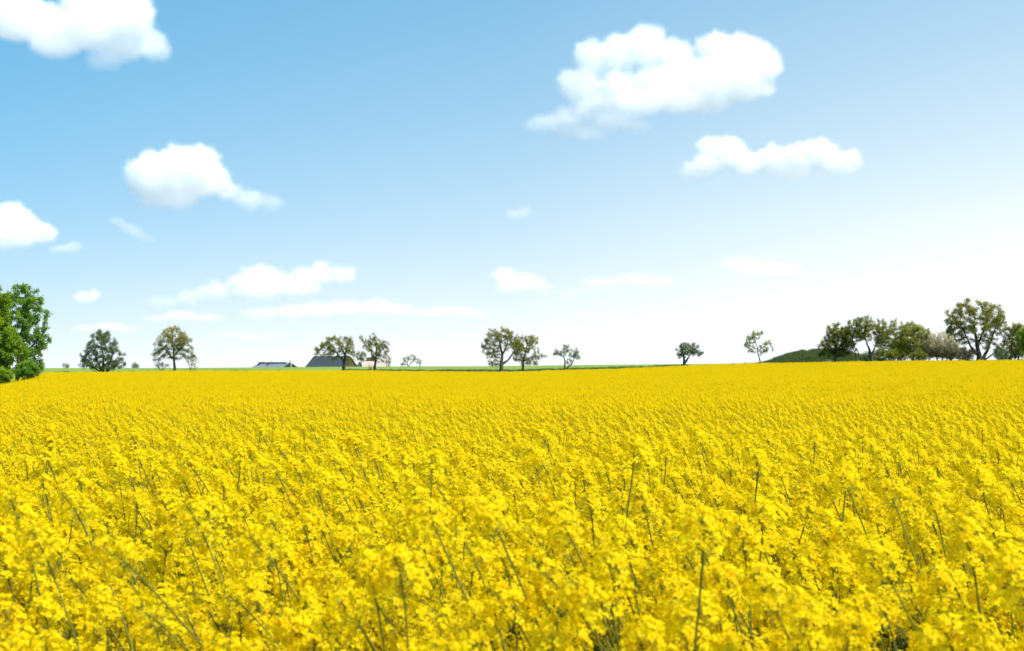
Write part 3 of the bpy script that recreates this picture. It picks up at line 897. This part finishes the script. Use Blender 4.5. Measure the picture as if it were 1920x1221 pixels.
# ------------------------------------------------------------------ rough grass on the verge and the mound
M_BLADE = leafy("rough_grass", [(0.0, (0.070, 0.115, 0.026)), (0.6, (0.125, 0.18, 0.045)), (1.0, (0.23, 0.25, 0.10))], 0.4)
gsrc = bpy.data.collections.new("verge_sources")
for i in range(5):
    rng = np.random.default_rng(60 + i); g = Geo()
    for k in range(70):
        p = np.array([rng.normal(0, 0.28), rng.normal(0, 0.28), 0]); h = rng.uniform(0.18, 0.62); w = rng.uniform(0.012, 0.03)
        a = rng.uniform(0, 6.28); s = np.array([math.cos(a), math.sin(a), 0]) * w
        t = np.array([rng.normal(-0.08, 0.12), rng.normal(0, 0.12), h])
        g.face([p - s, p + s, p + t * 0.6 + s * 0.7, p + t * 0.6 - s * 0.7], 0, rng.uniform(0, 0.9))
        g.face([p + t * 0.6 - s * 0.7, p + t * 0.6 + s * 0.7, p + t], 0, rng.uniform(0, 0.9))
    o = bpy.data.objects.new("verge_%02d" % i, g.mesh("grass_tuft", [M_BLADE])); gsrc.objects.link(o)
rngv = np.random.default_rng(77)
vp, vs_ = [], []
for px in np.arange(-60, 2000, 0.55):
    D = float(np.interp(px, DPX, DY))
    for k in range(3):
        y = D + abs(rngv.normal(0.6, 3.2)) + 0.2
        pj = px + rngv.uniform(-0.6, 0.6)
        x = (pj - 960) / F * y
        dense = noise.noise(Vector((pj * 0.03, y * 0.2, 1.7)))
        if dense + rngv.normal(0, 0.3) > -0.1 + 0.2 * (k > 0):
            vp.append((x, y, gz(x, y) - 0.02)); vs_.append(rngv.uniform(0.7, 1.3) * (1 + 0.5 * max(0, dense)))
# rough line further out in the green strip, and the shaded left verge
for px in np.arange(640, 1290, 0.5):
    y = 262 + 14 * noise.noise(Vector((px * 0.01, 0, 5))) + rngv.normal(0, 5.0)
    if rngv.random() < 0.42 + 0.5 * noise.noise(Vector((px * 0.03, 4.0, 0))):
        x = (px - 960) / F * y; vp.append((x, y, gz(x, y) - 0.02)); vs_.append(rngv.uniform(0.5, 1.0))
for k in range(4200):
    v = MV[rngv.integers(0, len(MV))]
    if noise.noise(Vector((v[0] * 0.35, v[1] * 0.35, 9.0))) > -0.4:
        vp.append((v[0] + rngv.normal(0, 0.1), v[1] + rngv.normal(0, 0.1), v[2] - 0.03)); vs_.append(rngv.uniform(0.5, 1.1))
nv = len(vp)
scatter("verge_grass", vp, rngv.uniform(-3, 3, nv).astype(np.float32), np.array(vs_, np.float32), rngv.integers(0, 5, nv).astype(np.int32), gsrc,
        ("rough dark green grass along the field's far edge", "grass"))

# ------------------------------------------------------------------ farm behind the ridge
M_SHEET = solid("grey_sheet_roof", (0.17, 0.18, 0.21), (0.24, 0.25, 0.29), 0.6, 0.55)
M_SLATE = solid("dark_slate_roof", (0.045, 0.052, 0.056), (0.08, 0.088, 0.09), 0.8, 0.7)
M_PINK = solid("faded_tile_roof", (0.44, 0.29, 0.25), (0.54, 0.37, 0.33), 0.9, 0.8)
M_BROWN = solid("brown_thatch_roof", (0.075, 0.055, 0.038), (0.12, 0.09, 0.06), 1.0, 0.9)
M_WHITE = solid("whitewashed_wall", (0.62, 0.63, 0.64), (0.74, 0.74, 0.74), 0.5, 0.8)
M_DARKW = solid("dark_boarded_wall", (0.035, 0.035, 0.04), (0.06, 0.058, 0.058), 1.5, 0.8)
M_BRICK = solid("brown_brick_wall", (0.075, 0.055, 0.042), (0.115, 0.08, 0.06), 2.0, 0.9)
M_METAL = solid("galvanised_metal", (0.38, 0.39, 0.40), (0.5, 0.5, 0.52), 2.0, 0.45)
M_GLASS = solid("window_glass", (0.05, 0.08, 0.13), (0.08, 0.11, 0.16), 1.0, 0.15)

def box_mesh(g, c, s, m):
    """box with centre c and size s added to Geo"""
    cx, cy, cz = c; a, b, h = s[0] / 2, s[1] / 2, s[2] / 2
    k = len(g.v)
    g.v += [np.array([cx + i * a, cy + j * b, cz + l * h]) for l in (-1, 1) for j in (-1, 1) for i in (-1, 1)]
    for f in ((0, 2, 3, 1), (4, 5, 7, 6), (0, 1, 5, 4), (2, 6, 7, 3), (0, 4, 6, 2), (1, 3, 7, 5)):
        g.f.append(tuple(k + q for q in f)); g.m.append(m); g.t.append(0.5)

def building(name, label, cat, ridge_a, ridge_px_b, Y, theta, half, rise, wall_m, roof_m, wall_h=3.2):
    """gabled building; ridge_a = photo pixel of the ridge's left end, turned by theta about the upright"""
    m = Y / F
    A = pt(ridge_a[0], ridge_a[1], Y)
    L = (ridge_px_b - ridge_a[0]) * m / math.cos(theta)
    e = empty(name, (A[0], Y, A[2] - rise - wall_h)); e.rotation_euler = (0, 0, theta)
    tag(e, label, cat)
    top = rise + wall_h
    w = Geo()   # walls with gable ends
    i = 0.12
    pr = [(-half + 0.25, 0), (half - 0.25, 0), (half - 0.25, wall_h), (0, top - 0.25), (-half + 0.25, wall_h)]
    k = len(w.v)
    for x in (i, L - i):
        w.v += [np.array([x, y, z]) for y, z in pr]
    n = 5
    w.f.append(tuple(range(k + n - 1, k - 1, -1))); w.f.append(tuple(range(k + n, k + 2 * n)))
    for j in range(n):
        w.f.append((k + j, k + (j + 1) % n, k + n + (j + 1) % n, k + n + j))
    w.m += [0] * 7; w.t += [0.5] * 7
    mesh_obj("wall", w.mesh("wall", [wall_m]), e)
    r = Geo()
    th = 0.22
    prof = [(-half - 0.2, wall_h - 0.2 * rise / half), (0, top), (half + 0.2, wall_h - 0.2 * rise / half), (half + 0.2, wall_h - 0.2 * rise / half + th), (0, top + th), (-half - 0.2, wall_h - 0.2 * rise / half + th)]
    for x in (-0.3, L + 0.3):
        r.v += [np.array([x, y, z]) for y, z in prof]
    for (a, b) in ((0, 1), (1, 2), (2, 3), (3, 4), (4, 5), (5, 0)):
        r.f.append((a, b, b + 6, a + 6))
    r.f += [(0, 5, 4, 1), (1, 4, 3, 2), (6, 7, 10, 11), (7, 8, 9, 10)]
    r.m += [0] * 10; r.t += [0.5] * 10
    ro = mesh_obj("roof", r.mesh("roof", [roof_m]), e)
    return e, ro, L, top

TH = math.radians(-40)
b1, r1, L1, t1 = building("barn", "low grey sheet-roofed barn with dark open gable, left of the slate barn", "barn", (488, 680.6), 552, 680, TH, 5.0, 2.35, M_DARKW, M_SHEET)
for s in (0.10, 0.41):
    g = Geo()   # upstand ribs across the near slope, seen in the photo as dark upright bars
    for q in np.linspace(0.05, 0.6, 5):
        box_mesh(g, (L1 * s, -5.0 * q - 0.0, t1 - 2.35 * q + 0.42), (0.45, 0.72, 0.55), 0)
    mesh_obj("roof_rib", g.mesh("roof_rib", [M_DARKW]), r1)
g = Geo()
for s0, s1 in ((0.0, 0.09), (0.115, 0.40), (0.425, 0.95)):
    box_mesh(g, (L1 * (s0 + s1) / 2, -0.9, t1 + 0.12), (L1 * (s1 - s0), 0.9, 0.5), 0)
mesh_obj("ridge_light", g.mesh("ridge_light", [M_METAL]), r1)
g = Geo(); g.tube([(L1 + 0.7, 0, -2), (L1 + 0.7, 0, t1 + 1.2)], [0.30, 0.30], 0, 0.5, 8)
mesh_obj("vent_pipe", g.mesh("vent_pipe", [M_METAL]), b1)
building("barn", "big steep dark slate-roofed barn behind the wind-swept tree", "barn", (589, 668.8), 662, 690, TH, 6.6, 6.2, M_BRICK, M_SLATE)
TH2 = math.radians(32)
b3, r3, L3, t3 = building("farmhouse", "small farmhouse with faded pink roof and white gable behind the bronze-green tree", "house", (675, 678.3), 719, 690, TH2, 4.0, 3.0, M_WHITE, M_PINK, 2.6)
g = Geo(); box_mesh(g, (0.08, 0.0, 2.6 + 1.0), (0.16, 0.7, 0.9), 0); wo = mesh_obj("window", g.mesh("window", [M_GLASS]), b3)
building("barn", "brown-roofed outbuilding whose ridge shows above the pink-roofed house", "barn", (690, 671), 704, 720, TH, 3.6, 3.9, M_BRICK, M_BROWN)
#@@REST
# ------------------------------------------------------------------ clouds: real, far-off bodies of droplets
def cloud_rim_mat(sigma):
    m, n, l = new_mat("cloud_thin_rim")
    out = n.new("ShaderNodeOutputMaterial")
    v = n.new("ShaderNodeVolumeScatter")
    v.inputs['Color'].default_value = (0.999, 0.999, 0.999, 1)
    v.inputs['Density'].default_value = sigma
    v.inputs['Anisotropy'].default_value = 0.35
    l.new(v.outputs[0], out.inputs['Volume'])
    m.cycles.homogeneous_volume = True
    return m

def cloud_body_mat(sigma, size, erode, seed, zlo, zhi):
    """droplet density from the cloud's own grid, torn by noise most where it is thin"""
    m, n, l = new_mat("cloud_dense_body")
    def mm(op, a, b=None, c=None, clamp=False):
        k = n.new("ShaderNodeMath"); k.operation = op; k.use_clamp = clamp
        for i, v in enumerate((a, b, c)):
            if v is None: continue
            if isinstance(v, (int, float)): k.inputs[i].default_value = v
            else: l.new(v, k.inputs[i])
        return k.outputs[0]
    out = n.new("ShaderNodeOutputMaterial")
    at = n.new("ShaderNodeAttribute"); at.attribute_name = 'density'
    tc = n.new("ShaderNodeTexCoord")
    nz = n.new("ShaderNodeTexNoise"); nz.noise_dimensions = '4D'; nz.inputs['W'].default_value = seed * 3.1
    nz.inputs['Scale'].default_value = 1.0 / size; nz.inputs['Detail'].default_value = 5.0; nz.inputs['Roughness'].default_value = 0.66
    l.new(tc.outputs['Object'], nz.inputs['Vector'])
    e = mm('MULTIPLY', mm('SUBTRACT', nz.outputs[0], 0.28, clamp=True), erode)
    d = mm('SUBTRACT', at.outputs['Fac'], e, clamp=True)
    v = n.new("ShaderNodeVolumeScatter")
    v.inputs['Color'].default_value = (1, 1, 1, 1)
    sx = n.new("ShaderNodeSeparateXYZ"); l.new(tc.outputs['Object'], sx.inputs[0])
    mr = n.new("ShaderNodeMapRange"); mr.interpolation_type = 'SMOOTHSTEP'
    l.new(sx.outputs[2], mr.inputs['Value'])
    mr.inputs['From Min'].default_value = zlo; mr.inputs['From Max'].default_value = zhi
    mr.inputs['To Min'].default_value = 0.09; mr.inputs['To Max'].default_value = 1.0
    l.new(mm('MULTIPLY', mm('MULTIPLY', mm('MULTIPLY', d, 1.6, clamp=True), sigma), mr.outputs[0]), v.inputs['Density'])
    v.inputs['Anisotropy'].default_value = 0.35
    l.new(v.outputs[0], out.inputs['Volume'])
    return m

def fuse(blobs, vox, seed, amp, grow_, base_z):
    """one closed billowing surface round all the puffs"""
    bm = bmesh.new()
    rng = np.random.default_rng(seed)
    for (c, r) in blobs:
        mt = Matrix.Translation(Vector(c)) @ Matrix.Diagonal((r[0] * grow_, r[1] * grow_, r[2] * grow_, 1.0))
        bmesh.ops.create_icosphere(bm, subdivisions=3, radius=1.0, matrix=mt)
    me = bpy.data.meshes.new("cloud_raw"); bm.to_mesh(me); bm.free()
    ob = link(bpy.data.objects.new("cloud_raw", me))
    md = ob.modifiers.new("r", 'REMESH'); md.mode = 'VOXEL'; md.voxel_size = vox
    dg = bpy.context.evaluated_depsgraph_get()
    out = bpy.data.meshes.new_from_object(ob.evaluated_get(dg))
    bpy.data.objects.remove(ob); bpy.data.meshes.remove(me)
    n = len(out.vertices)
    co = np.empty(n * 3); out.vertices.foreach_get('co', co); co = co.reshape(-1, 3)
    no = np.empty(n * 3); out.vertices.foreach_get('normal', no); no = no.reshape(-1, 3)
    sc = 1.0 / (vox * 22)
    off = Vector((seed * 3.7, seed * 1.3, 0))
    d = np.zeros(n)
    for i in range(n):
        p = Vector(co[i]) * sc + off
        b = 0.0; a = 1.0; f = 1.0
        for o in range(4):
            b += a * (abs(noise.noise(p * f)) * 1.6 - 0.35); a *= 0.55; f *= 2.1
        d[i] = b
    soft = np.where(no[:, 2] < -0.2, 0.55, 1.0)
    co = co + no * (d * soft * amp)[:, None]
    z = co[:, 2]
    low = z < base_z
    co[low, 2] = base_z - (base_z - z[low]) * 0.35
    out.vertices.foreach_set('co', co.ravel()); out.update()
    return out

def cloud(label, blobs_px, base_py, sharp=9.0, halo=60.0, height=650.0, seed=1, amp=10.0, vox_px=1.9, deep=0.8, core=True, band_px=9.0, erode_px=13.0, erode=1.9):
    """puffs (px, py, rx, ry) of the photo; distance from the height of the cloud base above the land"""
    Y = height / max((HOR - base_py) / F, 0.02)
    m = Y / F
    rng = np.random.default_rng(seed)
    B = []
    thick = max((b[3] if len(b) > 3 else b[2]) for b in blobs_px)
    band_px = min(band_px, 0.55 * thick); erode_px = max(6.0, min(erode_px, 0.85 * thick)); amp = min(amp, 0.42 * thick)
    grow_px = 0.7 * band_px
    for b in blobs_px:
        px, py, rx = b[:3]; ry = (b[3] if len(b) > 3 else rx) + grow_px; rx += grow_px
        c = pt(px, py, Y); c[1] += rng.normal(0, 0.25) * rx * m
        B.append((c, (rx * m, max(rx, ry) * m * deep, ry * m)))
        # smaller puffs round the upper rim
        for k in range(3):
            w = rng.uniform(-0.3, math.pi + 0.3); s = rng.uniform(0.3, 0.5); dy = rng.uniform(-0.7, 0.4)
            B.append((c + np.array([math.cos(w) * rx * m * 0.75, dy * rx * m * deep, math.sin(w) * ry * m * 0.75]), (rx * m * s, rx * m * s * deep, ry * m * s)))
    o0 = pt(blobs_px[0][0], base_py, Y)
    B = [(c - o0, r) for c, r in B]
    outer = fuse(B, vox_px * 1.25 * m, seed, amp * m, 1.08, -0.6 * grow_px * m)
    outer.materials.clear(); outer.materials.append(cloud_rim_mat(F / (Y * halo * 3)))
    o = mesh_obj("cloud", outer, None, o0)
    tag(o, label, "cloud", "clouds drifting over the field")
    zs = [v.co.z for v in outer.vertices]; zlo, zhi = min(zs), max(zs)
    vd = bpy.data.volumes.new("cloud_body")
    c = link(bpy.data.objects.new("cloud_body", vd))
    c.parent = o
    vd.materials.append(cloud_body_mat(F / (Y * sharp), erode_px * m, erode, seed, zlo, zlo + 0.62 * (zhi - zlo)))
    md = c.modifiers.new("droplets", 'MESH_TO_VOLUME')
    md.object = o
    md.resolution_mode = 'VOXEL_SIZE'
    md.voxel_size = vox_px * m
    md.interior_band_width = band_px * m
    md.density = 1.0
    return o

cloud("largest cloud, a ragged white double heap with a tail trailing down left, upper right sky",
      [(1112, 108, 34, 26), (1160, 98, 36, 30), (1208, 85, 38, 34), (1268, 105, 32, 26), (1345, 95, 32, 34), (1392, 100, 40, 34), (1432, 118, 32, 30), (1395, 150, 44, 36), (1318, 155, 50, 40), (1236, 160, 52, 38), (1160, 165, 44, 30), (1088, 160, 40, 28), (1330, 188, 40, 22), (1432, 165, 20, 14), (1270, 188, 50, 24), (1200, 195, 50, 20), (1120, 195, 40, 18), (1078, 212, 40, 12), (1040, 230, 42, 10), (1010, 238, 24, 8), (1075, 243, 40, 11), (1105, 256, 26, 8), (1150, 228, 40, 13), (1190, 238, 26, 9)], 264, 16, 70, seed=1)
cloud("long twin-humped white cloud with a flat base, right of centre below the largest cloud",
      [(1345, 284, 28, 28), (1372, 284, 28, 26), (1318, 312, 26, 20), (1296, 325, 18, 12), (1402, 308, 26, 20), (1450, 298, 26, 24), (1495, 298, 30, 26), (1535, 290, 26, 24), (1565, 304, 24, 20), (1602, 298, 17, 18), (1480, 318, 40, 16), (1585, 315, 20, 12)], 334, 9, 70, seed=3)
cloud("broad soft cloud filling the top left corner of the sky",
      [(40, 35, 60, 40), (110, 55, 56, 42), (175, 50, 54, 42), (240, 30, 44, 40), (225, 85, 40, 26), (262, 70, 32, 28), (296, 95, 22, 16), (196, 114, 26, 16), (110, 90, 44, 20), (10, 25, 50, 24), (180, -10, 70, 24)], 130, 20, 60, seed=4)
cloud("rounded heap cloud with a trailing tail, left of centre in the blue",
      [(285, 328, 42, 34), (335, 318, 44, 38), (375, 314, 38, 34), (398, 338, 28, 26), (268, 345, 26, 24), (330, 345, 56, 28), (290, 372, 34, 14), (330, 376, 36, 14), (430, 360, 22, 14), (470, 376, 24, 15), (508, 380, 18, 11)], 396, 12, 60, seed=5)
cloud("white heap cloud cut by the left edge of the photo",
      [(14, 412, 28, 32), (40, 425, 30, 28), (0, 440, 44, 28), (66, 438, 26, 16), (88, 436, 13, 12), (25, 450, 40, 14)], 468, 9, 55, seed=6)
cloud("small faint wisp just right of the cloud on the left edge", [(122, 466, 22, 7), (138, 462, 14, 8), (105, 470, 12, 5)], 476, 40, 45, seed=7, amp=8)
cloud("thin slanting wisp under the heap cloud with a tail", [(220, 414, 14, 5), (234, 422, 16, 5), (248, 431, 18, 5), (262, 440, 17, 5), (276, 448, 14, 5)], 460, 75, 45, seed=8, amp=8)
cloud("long stepped cloud bank low at left, upper one above the bronze tree",
      [(482, 518, 26, 18), (455, 532, 26, 16), (412, 545, 28, 14), (360, 558, 24, 10), (305, 567, 26, 8), (520, 525, 24, 16), (565, 522, 26, 18), (605, 514, 24, 15), (642, 514, 22, 14), (560, 542, 40, 10), (480, 548, 50, 10)], 572, 8, 55, seed=9, erode=2.7, erode_px=15.0, amp=9, vox_px=1.8)
cloud("long flat cloud bank low at left, lower one just above the barns",
      [(490, 590, 34, 9), (545, 586, 34, 11), (600, 582, 34, 12), (650, 577, 32, 13), (700, 576, 30, 12), (745, 580, 26, 9)], 602, 9, 55, seed=10, erode=2.5, amp=9, vox_px=1.8)
cloud("tiny puff of cloud above the bushy grey-green tree", [(158, 560, 18, 9), (174, 553, 11, 10)], 572, 9, 40, seed=11, amp=9, vox_px=1.6)
cloud("short flat cloud streak over the round tree", [(292, 598, 24, 6), (340, 592, 30, 8), (388, 596, 26, 7)], 606, 14, 45, seed=12, amp=9, vox_px=1.7)
cloud("pale soft cloud above the mid tree pair", [(948, 518, 24, 14), (985, 528, 26, 14), (1015, 540, 20, 9), (960, 540, 30, 8)], 552, 16, 50, seed=13, amp=9, vox_px=1.8)
cloud("small faint puff high above the mid tree pair", [(968, 402, 18, 8), (985, 396, 12, 8)], 412, 60, 45, seed=14, amp=8)
cloud("pale broad cloud low in the bright right sky above the lone leaning tree", [(1385, 500, 34, 16), (1430, 502, 34, 16), (1475, 508, 28, 11)], 524, 30, 50, seed=15, amp=8)
cloud("low pale cloud streak left of the round tree, behind the bushy tree", [(160, 616, 26, 6), (205, 612, 28, 7), (240, 618, 24, 6)], 626, 14, 45, seed=16, amp=9, vox_px=1.7)
cloud("faint thin cloud streak just over the grey barn, low on the horizon", [(430, 628, 40, 5), (480, 632, 40, 6), (520, 626, 26, 5)], 638, 24, 45, seed=17, amp=9, vox_px=1.6)
cloud("faint thin cloud streak low in the sky between the houses and the mid tree pair", [(800, 588, 40, 7), (850, 584, 40, 8), (890, 590, 26, 6)], 600, 20, 45, seed=18, amp=9, vox_px=1.6)
cloud("faint pale cloud bank low above the small two-stemmed tree", [(1130, 530, 40, 9), (1190, 524, 40, 10), (1240, 530, 30, 7), (1090, 552, 40, 8)], 556, 45, 45, seed=19, amp=9, vox_px=1.7)
